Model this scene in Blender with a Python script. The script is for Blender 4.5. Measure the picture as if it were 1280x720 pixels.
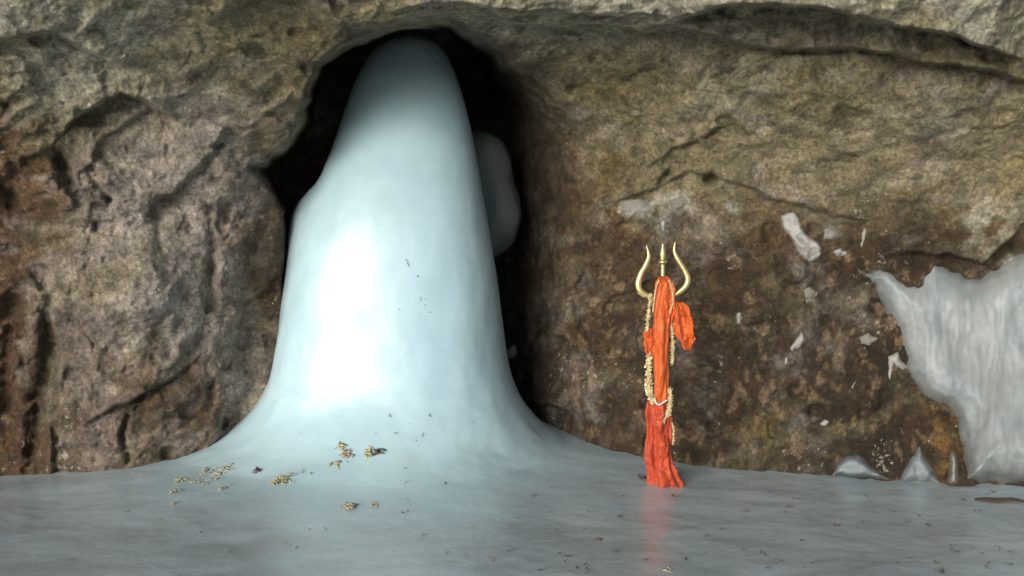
import bpy, math, random
import numpy as np
from mathutils import Vector
from mathutils.bvhtree import BVHTree

random.seed(7)
RNG = np.random.default_rng(7)
scene = bpy.context.scene
COL = scene.collection
for o in list(bpy.data.objects):
    bpy.data.objects.remove(o, do_unlink=True)

# ------------------------------------------------------------------ camera
F = 1229.0
PITCH = math.atan(75.0 / F)
CAM_H = 1.6
cd = bpy.data.cameras.new("camera")
cam = bpy.data.objects.new("camera", cd)
COL.objects.link(cam)
cam.location = (0, 0, CAM_H)
cam.rotation_euler = (math.radians(90) - PITCH, 0, 0)
cd.sensor_width = 36.0
cd.lens = F / 1280.0 * 36.0
cd.clip_start = 0.05
cd.clip_end = 2000
scene.camera = cam

# ------------------------------------------------------------------ sky, sun, exposure
SUN_AZ = math.radians(31)      # to the left of straight behind the viewer
SUN_EL = math.radians(9)
SUN_DIR = Vector((-math.sin(SUN_AZ) * math.cos(SUN_EL), -math.cos(SUN_AZ) * math.cos(SUN_EL), math.sin(SUN_EL)))
world = bpy.data.worlds.new("World")
scene.world = world
world.use_nodes = True
wn = world.node_tree.nodes
wl = world.node_tree.links
wn.clear()
wo = wn.new("ShaderNodeOutputWorld")
wb = wn.new("ShaderNodeBackground")
sky = wn.new("ShaderNodeTexSky")
sky.sky_type = 'NISHITA'
sky.sun_disc = False
sky.sun_elevation = SUN_EL
sky.sun_rotation = math.atan2(SUN_DIR.x, SUN_DIR.y)
sky.altitude = 3800
sky.air_density = 1.0
sky.dust_density = 3.0
wb.inputs["Strength"].default_value = 0.055
wl.new(sky.outputs[0], wb.inputs["Color"])
wl.new(wb.outputs[0], wo.inputs["Surface"])

sd = bpy.data.lights.new("sun", 'SUN')
sd.energy = 1.5
sd.angle = math.radians(43)
sd.color = (1.0, 0.96, 0.9)
sun = bpy.data.objects.new("sun", sd)
COL.objects.link(sun)
sun.rotation_euler = SUN_DIR.to_track_quat('Z', 'Y').to_euler()
sun.location = (-10, -10, 10)

scene.view_settings.view_transform = 'Standard'
scene.view_settings.look = 'None'
scene.view_settings.exposure = 2.1
scene.view_settings.gamma = 1.0
scene.view_settings.use_curve_mapping = False

# ------------------------------------------------------------------ pixel helpers
CP, SP = math.cos(PITCH), math.sin(PITCH)
def ray(px, py):
    xs = (px - 640.0) / F
    ys = (360.0 - py) / F
    return xs, CP + ys * SP, -SP + ys * CP
def at(px, py, Y):
    dx, dy, dz = ray(px, py)
    k = Y / dy
    return Vector((dx * k, Y, CAM_H + dz * k))
def cyl(px, py, R):
    dx, dy, dz = ray(px, py)
    h = np.hypot(dy, dz)
    return R * dx / h, R * dy / h, CAM_H + R * dz / h

# ------------------------------------------------------------------ numpy noise
def _hash(ix, iy, iz, seed):
    n = (ix * 374761393 + iy * 668265263 + iz * 2147483647 + seed * 1274126177) & 0xFFFFFFFF
    n = ((n ^ (n >> 13)) * 1274126177) & 0xFFFFFFFF
    n = ((n ^ (n >> 16)) * 2246822519) & 0xFFFFFFFF
    return ((n ^ (n >> 15)) & 0xFFFFFF).astype(np.float64) / 0xFFFFFF
def vnoise(x, y, z, seed=0):
    fx, fy, fz = np.floor(x), np.floor(y), np.floor(z)
    ix, iy, iz = fx.astype(np.int64), fy.astype(np.int64), fz.astype(np.int64)
    x, y, z = x - fx, y - fy, z - fz
    u = x * x * x * (x * (x * 6 - 15) + 10)
    v = y * y * y * (y * (y * 6 - 15) + 10)
    w = z * z * z * (z * (z * 6 - 15) + 10)
    r = 0
    for a in (0, 1):
        for b in (0, 1):
            for c in (0, 1):
                r = r + _hash(ix + a, iy + b, iz + c, seed) * (u if a else 1 - u) * (v if b else 1 - v) * (w if c else 1 - w)
    return r * 2 - 1
def fbm(x, y, z, oct=4, seed=0, gain=0.5, ridged=False):
    s, a, t = 0, 1.0, 0
    for i in range(oct):
        # rotate a little each octave so the lattice does not show
        c, d = math.cos(0.6 + i * 1.1), math.sin(0.6 + i * 1.1)
        x, y, z = c * x - d * z + 3.1, y * c + d * x * 0.0 + (1 - c) * z * 0 + y * (1 - c) + 1.7, d * x + c * z - 2.3
        n = vnoise(x, y, z, seed + i * 17)
        if ridged:
            n = 1 - 2 * np.abs(n)
        s = s + a * n
        t += a
        a *= gain
        x, y, z = x * 2.03, y * 2.03, z * 2.03
    return s / t
def sstep(a, b, x):
    t = np.clip((x - a) / (b - a), 0, 1)
    return t * t * (3 - 2 * t)
def sdf_poly(px, py, poly):
    """signed distance in the outline's own units, positive inside"""
    px = np.asarray(px, float); py = np.asarray(py, float)
    d = np.full(px.shape, 1e9)
    ins = np.zeros(px.shape, bool)
    n = len(poly)
    for i in range(n):
        x0, y0 = poly[i]; x1, y1 = poly[(i + 1) % n]
        ex, ey = x1 - x0, y1 - y0
        t = np.clip(((px - x0) * ex + (py - y0) * ey) / (ex * ex + ey * ey + 1e-9), 0, 1)
        d = np.minimum(d, np.hypot(px - x0 - t * ex, py - y0 - t * ey))
        if y1 != y0:
            c = ((y0 > py) != (y1 > py)) & (px < (x1 - x0) * (py - y0) / (y1 - y0) + x0)
            ins ^= c
    return np.where(ins, d, -d)
def dist_line(px, py, pts):
    d = np.full(px.shape, 1e9)
    for (x0, y0), (x1, y1) in zip(pts[:-1], pts[1:]):
        ex, ey = x1 - x0, y1 - y0
        t = np.clip(((px - x0) * ex + (py - y0) * ey) / (ex * ex + ey * ey + 1e-9), 0, 1)
        d = np.minimum(d, np.hypot(px - x0 - t * ex, py - y0 - t * ey))
    return d

# ------------------------------------------------------------------ object helpers
def link(o):
    COL.objects.link(o); return o
def tag(o, label=None, cat=None, group=None, kind=None):
    if label: o["label"] = label
    if cat: o["category"] = cat
    if group: o["group"] = group
    if kind: o["kind"] = kind
    return o
def empty(name, loc):
    o = bpy.data.objects.new(name, None); o.location = loc; o.empty_display_size = 0.1
    return link(o)
def mesh_obj(name, verts, faces, mat, parent=None, smooth=True, origin=None):
    verts = np.asarray(verts, dtype=np.float64).reshape(-1, 3)
    if origin is not None and parent is None:
        verts = verts - np.asarray(origin)
    elif parent is not None:
        verts = verts - np.asarray(parent.location)
    me = bpy.data.meshes.new(name)
    if isinstance(faces, np.ndarray):
        k = faces.shape[1]; n = len(faces)
        me.vertices.add(len(verts)); me.vertices.foreach_set("co", verts.ravel())
        me.loops.add(n * k); me.loops.foreach_set("vertex_index", faces.astype(np.int32).ravel())
        me.polygons.add(n); me.polygons.foreach_set("loop_start", np.arange(0, n * k, k, dtype=np.int32))
        me.update(calc_edges=True); me.validate()
    else:
        me.from_pydata([tuple(v) for v in verts], [], faces)
    me.polygons.foreach_set("use_smooth", np.full(len(me.polygons), smooth, dtype=bool))
    me.update()
    if mat: me.materials.append(mat)
    o = bpy.data.objects.new(name, me)
    if origin is not None and parent is None:
        o.location = origin
    if parent is not None:
        o.parent = parent
    return link(o)
def grid_faces(nr, nc, wrap=False, flip=False):
    i = np.arange(nr - 1)[:, None]; j = np.arange(nc if wrap else nc - 1)[None, :]
    a = i * nc + j; b = i * nc + (j + 1) % nc
    c = (i + 1) * nc + (j + 1) % nc; d = (i + 1) * nc + j
    q = np.stack([a + 0 * b, b + 0 * a, c, d], -1).reshape(-1, 4)
    return q[:, ::-1] if flip else q

# ------------------------------------------------------------------ materials
def new_mat(name):
    m = bpy.data.materials.new(name); m.use_nodes = True
    nt = m.node_tree; nt.nodes.clear()
    out = nt.nodes.new("ShaderNodeOutputMaterial")
    b = nt.nodes.new("ShaderNodeBsdfPrincipled")
    nt.links.new(b.outputs[0], out.inputs[0])
    return m, nt, b
def N(nt, t, **kw):
    n = nt.nodes.new(t)
    for k, v in kw.items(): setattr(n, k, v)
    return n
def noise_node(nt, co, scale, detail=6, rough=0.6, dist=0.0):
    n = N(nt, "ShaderNodeTexNoise")
    n.inputs["Scale"].default_value = scale; n.inputs["Detail"].default_value = detail
    n.inputs["Roughness"].default_value = rough; n.inputs["Distortion"].default_value = dist
    nt.links.new(co, n.inputs["Vector"])
    return n.outputs["Fac"]
def ramp(nt, src, stops):
    r = N(nt, "ShaderNodeValToRGB")
    while len(r.color_ramp.elements) < len(stops): r.color_ramp.elements.new(0.5)
    for e, (p, c) in zip(r.color_ramp.elements, stops):
        e.position = p; e.color = (c, c, c, 1) if not isinstance(c, tuple) else (*c, 1)
    nt.links.new(src, r.inputs[0])
    return r.outputs[0]
def mix(nt, fac, a, b, mode='MIX'):
    m = N(nt, "ShaderNodeMix", data_type='RGBA', blend_type=mode)
    for s, v in ((m.inputs[0], fac), (m.inputs[6], a), (m.inputs[7], b)):
        if hasattr(v, "is_output"): nt.links.new(v, s)
        elif isinstance(v, tuple): s.default_value = (*v, 1)
        else: s.default_value = v
    return m.outputs[2]
def mapped(nt, co, scale, rot=(0, 0, 0)):
    m = N(nt, "ShaderNodeMapping"); m.inputs["Scale"].default_value = scale; m.inputs["Rotation"].default_value = rot
    nt.links.new(co, m.inputs["Vector"]); return m.outputs[0]
def bump(nt, bsdf, h, strength, dist):
    b = N(nt, "ShaderNodeBump"); b.inputs["Strength"].default_value = strength; b.inputs["Distance"].default_value = dist
    nt.links.new(h, b.inputs["Height"]); nt.links.new(b.outputs[0], bsdf.inputs["Normal"])

def rock_material():
    m, nt, b = new_mat("cave_rock")
    geo = N(nt, "ShaderNodeNewGeometry"); co = geo.outputs["Position"]
    at_ = N(nt, "ShaderNodeAttribute", attribute_name="mineral"); base = at_.outputs["Color"]
    mott = ramp(nt, noise_node(nt, co, 8, 9, 0.7, 0.1), [(0.32, 0.40), (0.5, 0.88), (0.68, 1.45)])
    c = mix(nt, 1.0, base, mott, 'MULTIPLY')
    grit = ramp(nt, noise_node(nt, co, 42, 8, 0.75), [(0.32, 0.42), (0.5, 1.05), (0.66, 1.85)])
    c = mix(nt, 0.85, c, grit, 'MULTIPLY')
    # olive and rust staining
    ol = ramp(nt, noise_node(nt, co, 3.1, 6, 0.65), [(0.5, 0.0), (0.66, 0.7)])
    c = mix(nt, ol, c, mix(nt, 1.0, c, (1.0, 0.97, 0.76), 'MULTIPLY'))
    # pale mineral crust specks
    sp = noise_node(nt, co, 26, 5, 0.7); pt = noise_node(nt, co, 2.3, 4, 0.6)
    mm = N(nt, "ShaderNodeMath", operation='MULTIPLY_ADD'); mm.inputs[1].default_value = 0.55
    nt.links.new(pt, mm.inputs[0]); nt.links.new(sp, mm.inputs[2])
    spk = ramp(nt, mm.outputs[0], [(0.945, 0.0), (0.99, 0.8)])
    c = mix(nt, spk, c, (0.42, 0.38, 0.31))
    # dark lichen pits
    dk = ramp(nt, noise_node(nt, co, 17, 7, 0.75, 0.15), [(0.36, 0.55), (0.43, 0.0)])
    c = mix(nt, dk, c, (0.028, 0.022, 0.014))
    nt.links.new(c, b.inputs["Base Color"])
    b.inputs["Roughness"].default_value = 0.72
    b.inputs["Specular IOR Level"].default_value = 0.35
    nt.links.new(ramp(nt, noise_node(nt, co, 6, 5), [(0.35, 0.5), (0.6, 0.85)]), b.inputs["Roughness"])
    h1 = noise_node(nt, co, 34, 10, 0.75, 0.0)
    bump(nt, b, h1, 0.95, 0.035)
    return m

def ice_material(name, col_a, col_b, rough=0.33, sss=0.5, dirt=None, bump_s=0.12, streak=None, clear=False):
    m, nt, b = new_mat(name)
    geo = N(nt, "ShaderNodeNewGeometry"); co = geo.outputs["Position"]
    v = mapped(nt, co, streak) if streak else co
    f = ramp(nt, noise_node(nt, v, 2.2, 8, 0.62, 0.5), [(0.35, 0.0), (0.65, 1.0)])
    c = mix(nt, f, col_a, col_b)
    if dirt:
        d = ramp(nt, noise_node(nt, mapped(nt, co, (1.0, 2.6, 1.0)), 1.7, 9, 0.7, 0.6), [(0.46, 0.0), (0.72, 0.75)])
        c = mix(nt, d, c, dirt)
        d2 = ramp(nt, noise_node(nt, mapped(nt, co, (1.0, 2.2, 1.0)), 16, 6, 0.7), [(0.6, 0.0), (0.72, 0.5)])
        c = mix(nt, d2, c, dirt)
    nt.links.new(c, b.inputs["Base Color"])
    b.inputs["IOR"].default_value = 1.31
    b.inputs["Subsurface Weight"].default_value = sss
    b.inputs["Subsurface Radius"].default_value = (0.5, 0.8, 1.0)
    b.inputs["Subsurface Scale"].default_value = 0.08
    nt.links.new(ramp(nt, noise_node(nt, co, 5, 6, 0.6), [(0.3, rough * 0.8), (0.7, rough * 1.2)]), b.inputs["Roughness"])
    b.inputs["Specular IOR Level"].default_value = 0.45
    bump(nt, b, noise_node(nt, co, 7, 8, 0.6), bump_s, 0.03)
    if clear:   # thin ice is clear, thick ice is cloudy
        a_ = N(nt, "ShaderNodeAttribute", attribute_name="thickness")
        k_ = N(nt, "ShaderNodeMath", operation='MULTIPLY_ADD'); k_.inputs[1].default_value = 0.5; 
        nt.links.new(noise_node(nt, co, 9, 6, 0.65), k_.inputs[0]); nt.links.new(a_.outputs["Fac"], k_.inputs[2])
        nt.links.new(ramp(nt, k_.outputs[0], [(0.22, 0.40), (0.75, 0.66), (1.3, 0.92)]), b.inputs["Alpha"])
    return m

def plain_mat(name, col, col2=None, rough=0.7, scale=30, metal=0.0, bump_s=0.2, bd=0.004, sheen=0.0, trans=0.0):
    m, nt, b = new_mat(name)
    geo = N(nt, "ShaderNodeTexCoord"); co = geo.outputs["Object"]
    f = ramp(nt, noise_node(nt, co, scale, 6, 0.65), [(0.35, 0.0), (0.65, 1.0)])
    nt.links.new(mix(nt, f, col, col2 or tuple(x * 0.7 for x in col)), b.inputs["Base Color"])
    b.inputs["Roughness"].default_value = rough; b.inputs["Metallic"].default_value = metal
    b.inputs["Sheen Weight"].default_value = sheen
    if trans: b.inputs["Subsurface Weight"].default_value = trans; b.inputs["Subsurface Scale"].default_value = 0.01
    bump(nt, b, noise_node(nt, co, scale * 2.5, 5, 0.6), bump_s, bd)
    return m

M_ROCK = rock_material()
M_OUT = plain_mat("outer_shell_rock", (0.20, 0.17, 0.13), (0.12, 0.10, 0.08), 0.85, 0.6, bump_s=0.6, bd=0.2)
AXIS = (-0.86, 7.0)
def main_ice(name):
    """one body of ice: milky and clean in the column, greyer and grubby out on the trodden floor"""
    m, nt, b = new_mat(name)
    geo = N(nt, "ShaderNodeNewGeometry"); co = geo.outputs["Position"]
    sub = N(nt, "ShaderNodeVectorMath", operation='SUBTRACT'); sub.inputs[1].default_value = (AXIS[0], AXIS[1], 0)
    nt.links.new(co, sub.inputs[0])
    mul = N(nt, "ShaderNodeVectorMath", operation='MULTIPLY'); mul.inputs[1].default_value = (1, 1.0, 0)
    nt.links.new(sub.outputs[0], mul.inputs[0])
    ln = N(nt, "ShaderNodeVectorMath", operation='LENGTH'); nt.links.new(mul.outputs[0], ln.inputs[0])
    ad = N(nt, "ShaderNodeMath", operation='MULTIPLY_ADD'); ad.inputs[1].default_value = 0.9
    nt.links.new(noise_node(nt, co, 1.6, 6, 0.6, 0.4), ad.inputs[0]); nt.links.new(ln.outputs["Value"], ad.inputs[2])
    far = N(nt, "ShaderNodeMapRange", interpolation_type='SMOOTHSTEP'); far.inputs[1].default_value = 1.35; far.inputs[2].default_value = 2.7
    nt.links.new(ad.outputs[0], far.inputs[0]); far = far.outputs[0]
    f = ramp(nt, noise_node(nt, co, 2.2, 8, 0.62, 0.5), [(0.35, 0.0), (0.65, 1.0)])
    milky = mix(nt, f, (0.365, 0.50, 0.532), (0.42, 0.555, 0.583))
    grey = mix(nt, f, (0.325, 0.388, 0.402), (0.395, 0.456, 0.47))
    d = ramp(nt, noise_node(nt, mapped(nt, co, (1.0, 2.6, 1.0)), 1.7, 9, 0.7, 0.6), [(0.46, 0.0), (0.74, 0.8)])
    grey = mix(nt, d, grey, (0.25, 0.255, 0.235))
    d2 = ramp(nt, noise_node(nt, mapped(nt, co, (1.0, 2.2, 1.0)), 16, 6, 0.7), [(0.58, 0.0), (0.72, 0.5)])
    grey = mix(nt, d2, grey, (0.17, 0.165, 0.15))
    # cloudy trapped air in pale pools
    d3 = ramp(nt, noise_node(nt, mapped(nt, co, (1.0, 1.8, 1.0)), 3.1, 6, 0.6, 0.8), [(0.6, 0.0), (0.76, 0.55)])
    grey = mix(nt, d3, grey, (0.42, 0.46, 0.47))
    nt.links.new(mix(nt, far, milky, grey), b.inputs["Base Color"])
    b.inputs["IOR"].default_value = 1.31
    ss = N(nt, "ShaderNodeMapRange", interpolation_type='SMOOTHSTEP')      # only the thick column glows from inside
    for k_, v_ in ((1, 0.72), (2, 1.02), (3, 0.6), (4, 0.0)): ss.inputs[k_].default_value = v_
    nt.links.new(ln.outputs["Value"], ss.inputs[0]); nt.links.new(ss.outputs[0], b.inputs["Subsurface Weight"])
    b.inputs["Subsurface Radius"].default_value = (0.5, 0.9, 1.0)
    b.inputs["Subsurface Scale"].default_value = 0.18
    b.inputs["Specular IOR Level"].default_value = 0.95
    inv = N(nt, "ShaderNodeMath", operation='MULTIPLY_ADD'); inv.inputs[1].default_value = -1.0; inv.inputs[2].default_value = 1.0
    nt.links.new(far, inv.inputs[0]); nt.links.new(inv.outputs[0], b.inputs["Coat Weight"]); b.inputs["Coat IOR"].default_value = 1.62; b.inputs["Coat Roughness"].default_value = 0.40
    r = N(nt, "ShaderNodeMix", data_type='FLOAT'); nt.links.new(far, r.inputs[0])
    r.inputs[2].default_value = 0.44; r.inputs[3].default_value = 0.20
    rn_ = N(nt, "ShaderNodeMath", operation='MULTIPLY'); nt.links.new(r.outputs[0], rn_.inputs[0])
    nt.links.new(ramp(nt, noise_node(nt, co, 5, 6, 0.65), [(0.3, 0.8), (0.7, 1.35)]), rn_.inputs[1])
    nt.links.new(rn_.outputs[0], b.inputs["Roughness"])
    bump(nt, b, noise_node(nt, co, 5, 9, 0.62, 0.2), 0.17, 0.04)
    return m
M_ICE = main_ice("milky_ice"); M_FLOOR = M_ICE
M_CURTAIN = ice_material("curtain_ice", (0.205, 0.225, 0.22), (0.31, 0.328, 0.315), 0.42, 0.5, bump_s=0.04, streak=(2.6, 2.6, 0.5), clear=True, dirt=(0.20, 0.195, 0.17))
M_DIMICE = ice_material("grey_ice", (0.17, 0.195, 0.20), (0.24, 0.26, 0.26), 0.6, 0.4, clear=True, dirt=(0.16, 0.14, 0.11))
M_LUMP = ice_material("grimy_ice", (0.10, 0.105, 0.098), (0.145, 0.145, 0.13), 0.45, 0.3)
M_CRUST = ice_material("mineral_crust", (0.17, 0.15, 0.12), (0.26, 0.24, 0.20), 0.8, 0.0, bump_s=0.8, dirt=(0.10, 0.08, 0.055), clear=True)
M_SNOW = ice_material("crusted_ice", (0.30, 0.28, 0.25), (0.42, 0.40, 0.365), 0.55, 0.2, bump_s=0.5, clear=True, dirt=(0.22, 0.19, 0.14))

# ------------------------------------------------------------------ cave rock
def coarse(lo, hi, n, p):
    return lo + (hi - lo) * (np.linspace(0, 1, n) ** p)
PXS = np.concatenate([coarse(-70, -3000, 90, 2.0)[::-1][:-1], np.arange(-70, 1352, 1.9), coarse(1352, 4300, 90, 2.0)[1:]])
PYS = np.arange(668, -70, -1.9)
_, dy_, dz_ = ray(640.0, PYS)
PHI = np.arctan2(dz_, dy_)
PHI = np.concatenate([PHI, PHI[-1] + coarse(0, math.radians(104) - PHI[-1], 90, 1.6)[1:]])
# picture row that a given angle would have (grows past the top edge, then is held)
PYE = 360 - F * np.tan(np.minimum(PHI + PITCH, math.radians(60)))
PYE = np.minimum(PYE, 668)
GX, GY = np.meshgrid(PXS, PYE)
GPHI = np.repeat(PHI[:, None], len(PXS), 1)

T_PX = [-3000, -1000, -200, 0, 120, 240, 320, 450, 600, 720, 850, 1040, 1280, 1700, 4300]
T_PHI_PY = [668, 450, 300, 200, 120, 60, 0, -200, -700, -1700]
T_R = np.array([
 [3.6, 5.6, 6.5, 6.58, 6.62, 6.82, 6.98, 7.30, 7.40, 7.20, 6.72, 6.45, 6.15, 5.6, 3.6],
 [3.6, 5.4, 6.2, 6.30, 6.30, 6.52, 6.90, 7.30, 7.40, 7.15, 6.76, 6.50, 6.22, 5.6, 3.6],
 [3.6, 5.3, 6.0, 6.10, 6.12, 6.40, 6.72, 7.10, 7.30, 7.10, 6.78, 6.54, 6.28, 5.5, 3.6],
 [3.5, 5.2, 5.9, 5.98, 6.10, 6.28, 6.45, 6.80, 7.05, 6.92, 6.62, 6.35, 6.12, 5.4, 3.5],
 [3.4, 5.0, 5.7, 5.78, 5.92, 6.02, 6.10, 6.30, 6.60, 6.62, 6.36, 6.05, 5.82, 5.2, 3.4],
 [3.4, 4.9, 5.45, 5.52, 5.66, 5.76, 5.80, 5.86, 6.05, 6.25, 6.08, 5.82, 5.58, 5.0, 3.4],
 [3.3, 4.7, 5.2, 5.25, 5.36, 5.44, 5.46, 5.48, 5.56, 5.60, 5.52, 5.42, 5.25, 4.8, 3.3],
 [3.3, 4.3, 4.5, 4.60, 4.66, 4.70, 4.70, 4.70, 4.72, 4.72, 4.70, 4.66, 4.60, 4.4, 3.3],
 [3.4, 3.9, 4.0, 4.00, 4.00, 4.05, 4.05, 4.05, 4.05, 4.05, 4.05, 4.05, 4.00, 3.9, 3.4],
 [3.6, 4.0, 4.1, 4.15, 4.15, 4.2, 4.2, 4.2, 4.2, 4.2, 4.2, 4.15, 4.10, 4.0, 3.6]])
def pchip_like(x, xp, fp):
    """monotone-ish smooth interpolation along axis 0 of fp"""
    xp = np.asarray(xp, float); fp = np.asarray(fp, float)
    h = np.diff(xp); d = np.diff(fp, axis=0) / h.reshape(-1, *[1] * (fp.ndim - 1))
    m = np.zeros_like(fp)
    m[1:-1] = np.where(d[:-1] * d[1:] > 0, 2 * d[:-1] * d[1:] / (d[:-1] + d[1:] + 1e-12), 0)
    m[0], m[-1] = d[0], d[-1]
    x = np.clip(x, xp[0], xp[-1])
    i = np.clip(np.searchsorted(xp, x, side='right') - 1, 0, len(xp) - 2)
    hh = h[i].reshape(-1, *[1] * (fp.ndim - 1)); t = ((x - xp[i]) / h[i]).reshape(-1, *[1] * (fp.ndim - 1))
    return ((2*t**3 - 3*t**2 + 1) * fp[i] + (t**3 - 2*t**2 + t) * hh * m[i] + (-2*t**3 + 3*t**2) * fp[i+1] + (t**3 - t**2) * hh * m[i+1])
def table(tab):
    a = pchip_like(-PYE, [-v for v in T_PHI_PY], tab)
    b = pchip_like(PXS, T_PX, a.swapaxes(0, 1))
    return b.swapaxes(0, 1)

def smooth_pos(R):
    s = (GX - 640) / F * np.cos(np.minimum(GPHI, math.radians(60)) + PITCH * 0) / 1.0
    # exact for rows inside the picture
    dx, dy, dz = ray(GX, GY)
    s_in = dx / np.hypot(dy, dz)
    s_top = s_in[np.argmax(PHI > math.radians(50)) - 1][None, :]
    s = np.where(GPHI > math.radians(50), s_top, s_in)
    return R * s, R * np.cos(GPHI), CAM_H + R * np.sin(GPHI)

R = table(T_R)
bx, by, bz = smooth_pos(R)

# warp so that outlines drawn below are not too smooth
wx = GX + 11 * fbm(bx * 3, by * 3, bz * 3, 3, 71) + 4 * fbm(bx * 9, by * 9, bz * 9, 3, 72)
wy = GY + 11 * fbm(bx * 3, by * 3, bz * 3, 3, 73) + 4 * fbm(bx * 9, by * 9, bz * 9, 3, 74)

# the niche behind the ice
NICHE = [(330, 760), (344, 500), (350, 440), (354, 330), (350, 270), (330, 235), (310, 211), (350, 184), (376, 126),
         (402, 82), (438, 46), (500, 20), (560, 16), (614, 32), (690, 78), (746, 150), (756, 220), (752, 330), (746, 450), (752, 540), (780, 760)]
sd_n = sdf_poly(wx, wy, NICHE)
wid = np.interp(GX, [300, 480, 600, 760], [16, 26, 140, 170])
wtop = np.minimum(wid, np.interp(GX, [300, 560, 600, 720], [16, 26, 50, 110]))
wid = wtop + (wid - wtop) * sstep(70, 230, GY)
niche = sstep(0, 1, sd_n / wid) * sstep(0, 1, sd_n / wid * 0.7 + 0.3)
R = R + np.interp(GX, [450, 640], [1.5, 1.6]) * (1 - 0.4 * sstep(240, 420, GY)) * niche + 0.9 * sstep(190, 60, GY) * sstep(0.35, 1.0, niche)

# ledges: rock above each line hangs nearer than the rock under it
def ledge(pts, up, L, down=0.0, L2=20, fade=60):
    xs = [p[0] for p in pts]; ys = [p[1] for p in pts]
    yl = np.interp(wx, xs, ys)
    t = yl - wy
    win = sstep(0, 1, (wx - xs[0]) / fade) * sstep(0, 1, (xs[-1] - wx) / fade)
    return win * (-up * np.where(t > 0, sstep(0, 5, t) * np.exp(-np.maximum(t, 0) / L), 0)
                  + down * np.where(t <= 0, np.exp(np.minimum(t, 0) / L2), np.exp(-np.maximum(t, 0) / 2)))
R += ledge([(300, 215), (350, 186), (378, 128), (406, 82), (442, 46), (500, 22), (560, 18), (640, 26), (700, 32)], 0.07, 40, 0.0, 18)
R += ledge([(570, 20), (640, 28), (760, 36), (870, 44), (960, 62), (1060, 60), (1180, 84), (1300, 110)], 0.20, 40, 0.10, 18)
R += ledge([(820, 40), (862, 20), (900, 4), (960, 6), (1080, 20), (1160, 38), (1290, 82)], 0.34, 70, 0.16, 26)
R += ledge([(470, 14), (540, 10), (620, 20), (700, 18), (780, 24), (850, 26)], 0.12, 30, 0.05, 12)
R += ledge([(-90, 70), (0, 60), (60, 44), (130, 74), (200, 98)], 0.10, 40, 0.05, 14)
R += ledge([(70, 170), (110, 140), (150, 118), (200, 140), (230, 160)], 0.12, 24, 0.10, 22, 25)
R += ledge([(740, 262), (800, 240), (860, 216), (930, 236), (1010, 268), (1100, 276)], 0.06, 34, 0.03, 22)
R += ledge([(790, 215), (830, 192), (880, 170), (935, 148)], 0.05, 18, 0.03, 12, 30)
R += ledge([(1090, 330), (1160, 318), (1230, 332), (1280, 280), (1350, 250)], 0.13, 40, 0.03, 18)
R += ledge([(100, 535), (140, 512), (190, 488), (240, 462), (262, 440)], 0.05, 16, 0.04, 10, 25)
R += ledge([(620, 420), (660, 410), (720, 425)], 0.06, 20, 0.04, 12, 20)
R += ledge([(630, 515), (660, 500), (690, 505), (720, 530)], 0.10, 20, 0.08, 12, 15)
# crevices
def crev(pts, depth, w):
    return depth * np.exp(-(dist_line(wx, wy, pts) / w) ** 2)
R += crev([(72, 190), (82, 215), (98, 236), (135, 250)], 0.14, 9)
R += crev([(112, 205), (118, 225), (138, 246)], 0.10, 6)
R += crev([(40, 560), (52, 490), (66, 430), (62, 370)], 0.10, 12)
R += crev([(0, 540), (14, 470), (20, 380)], 0.10, 16)
R += crev([(232, 470), (250, 430), (255, 380), (268, 310), (262, 270)], 0.05, 9)
R += crev([(160, 575), (152, 545), (160, 520)], 0.06, 5)
R += crev([(278, 560), (300, 520), (312, 460), (315, 380)], 0.06, 14)
R += crev([(888, 226), (895, 222)], 0.14, 6)
R += crev([(822, 224), (830, 216)], 0.12, 5)
R += crev([(1040, 330), (1030, 400), (1024, 470)], 0.08, 14)
R += crev([(965, 300), (985, 350), (975, 400)], 0.06, 12)
R += crev([(700, 270), (735, 320), (740, 400)], 0.06, 16)
# broad bulges
def bulge(cx, cy, rx, ry, a):
    return -a * np.exp(-((GX - cx) / rx) ** 2 - ((GY - cy) / ry) ** 2)
R += bulge(185, 370, 70, 60, 0.12) + bulge(150, 520, 90, 50, 0.10) + bulge(215, 500, 50, 40, 0.05) + bulge(290, 300, 40, 60, 0.10)
R += bulge(120, 225, 30, 22, 0.12) + bulge(330, 150, 60, 40, 0.06) + bulge(1180, 555, 26, 55, 0.10) + bulge(1080, 470, 50, 110, 0.10)
R += bulge(900, 400, 80, 100, 0.07) + bulge(1150, 150, 110, 60, 0.12) + bulge(980, 110, 90, 40, 0.08) + bulge(760, 470, 50, 90, 0.08)
R_SMOOTH = R.copy()

# noise relief
bx, by, bz = smooth_pos(R)
q1 = fbm(bx * 1.1, by * 1.1, bz * 1.1, 3, 1)
wxx = bx + 0.10 * fbm(bx * 2, by * 2, bz * 2, 2, 5); wzz = bz + 0.10 * fbm(bx * 2, by * 2, bz * 2, 2, 6)
rid = fbm(wxx * 1.9, by * 1.9, wzz * 2.6, 4, 11, 0.5, True)
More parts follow.
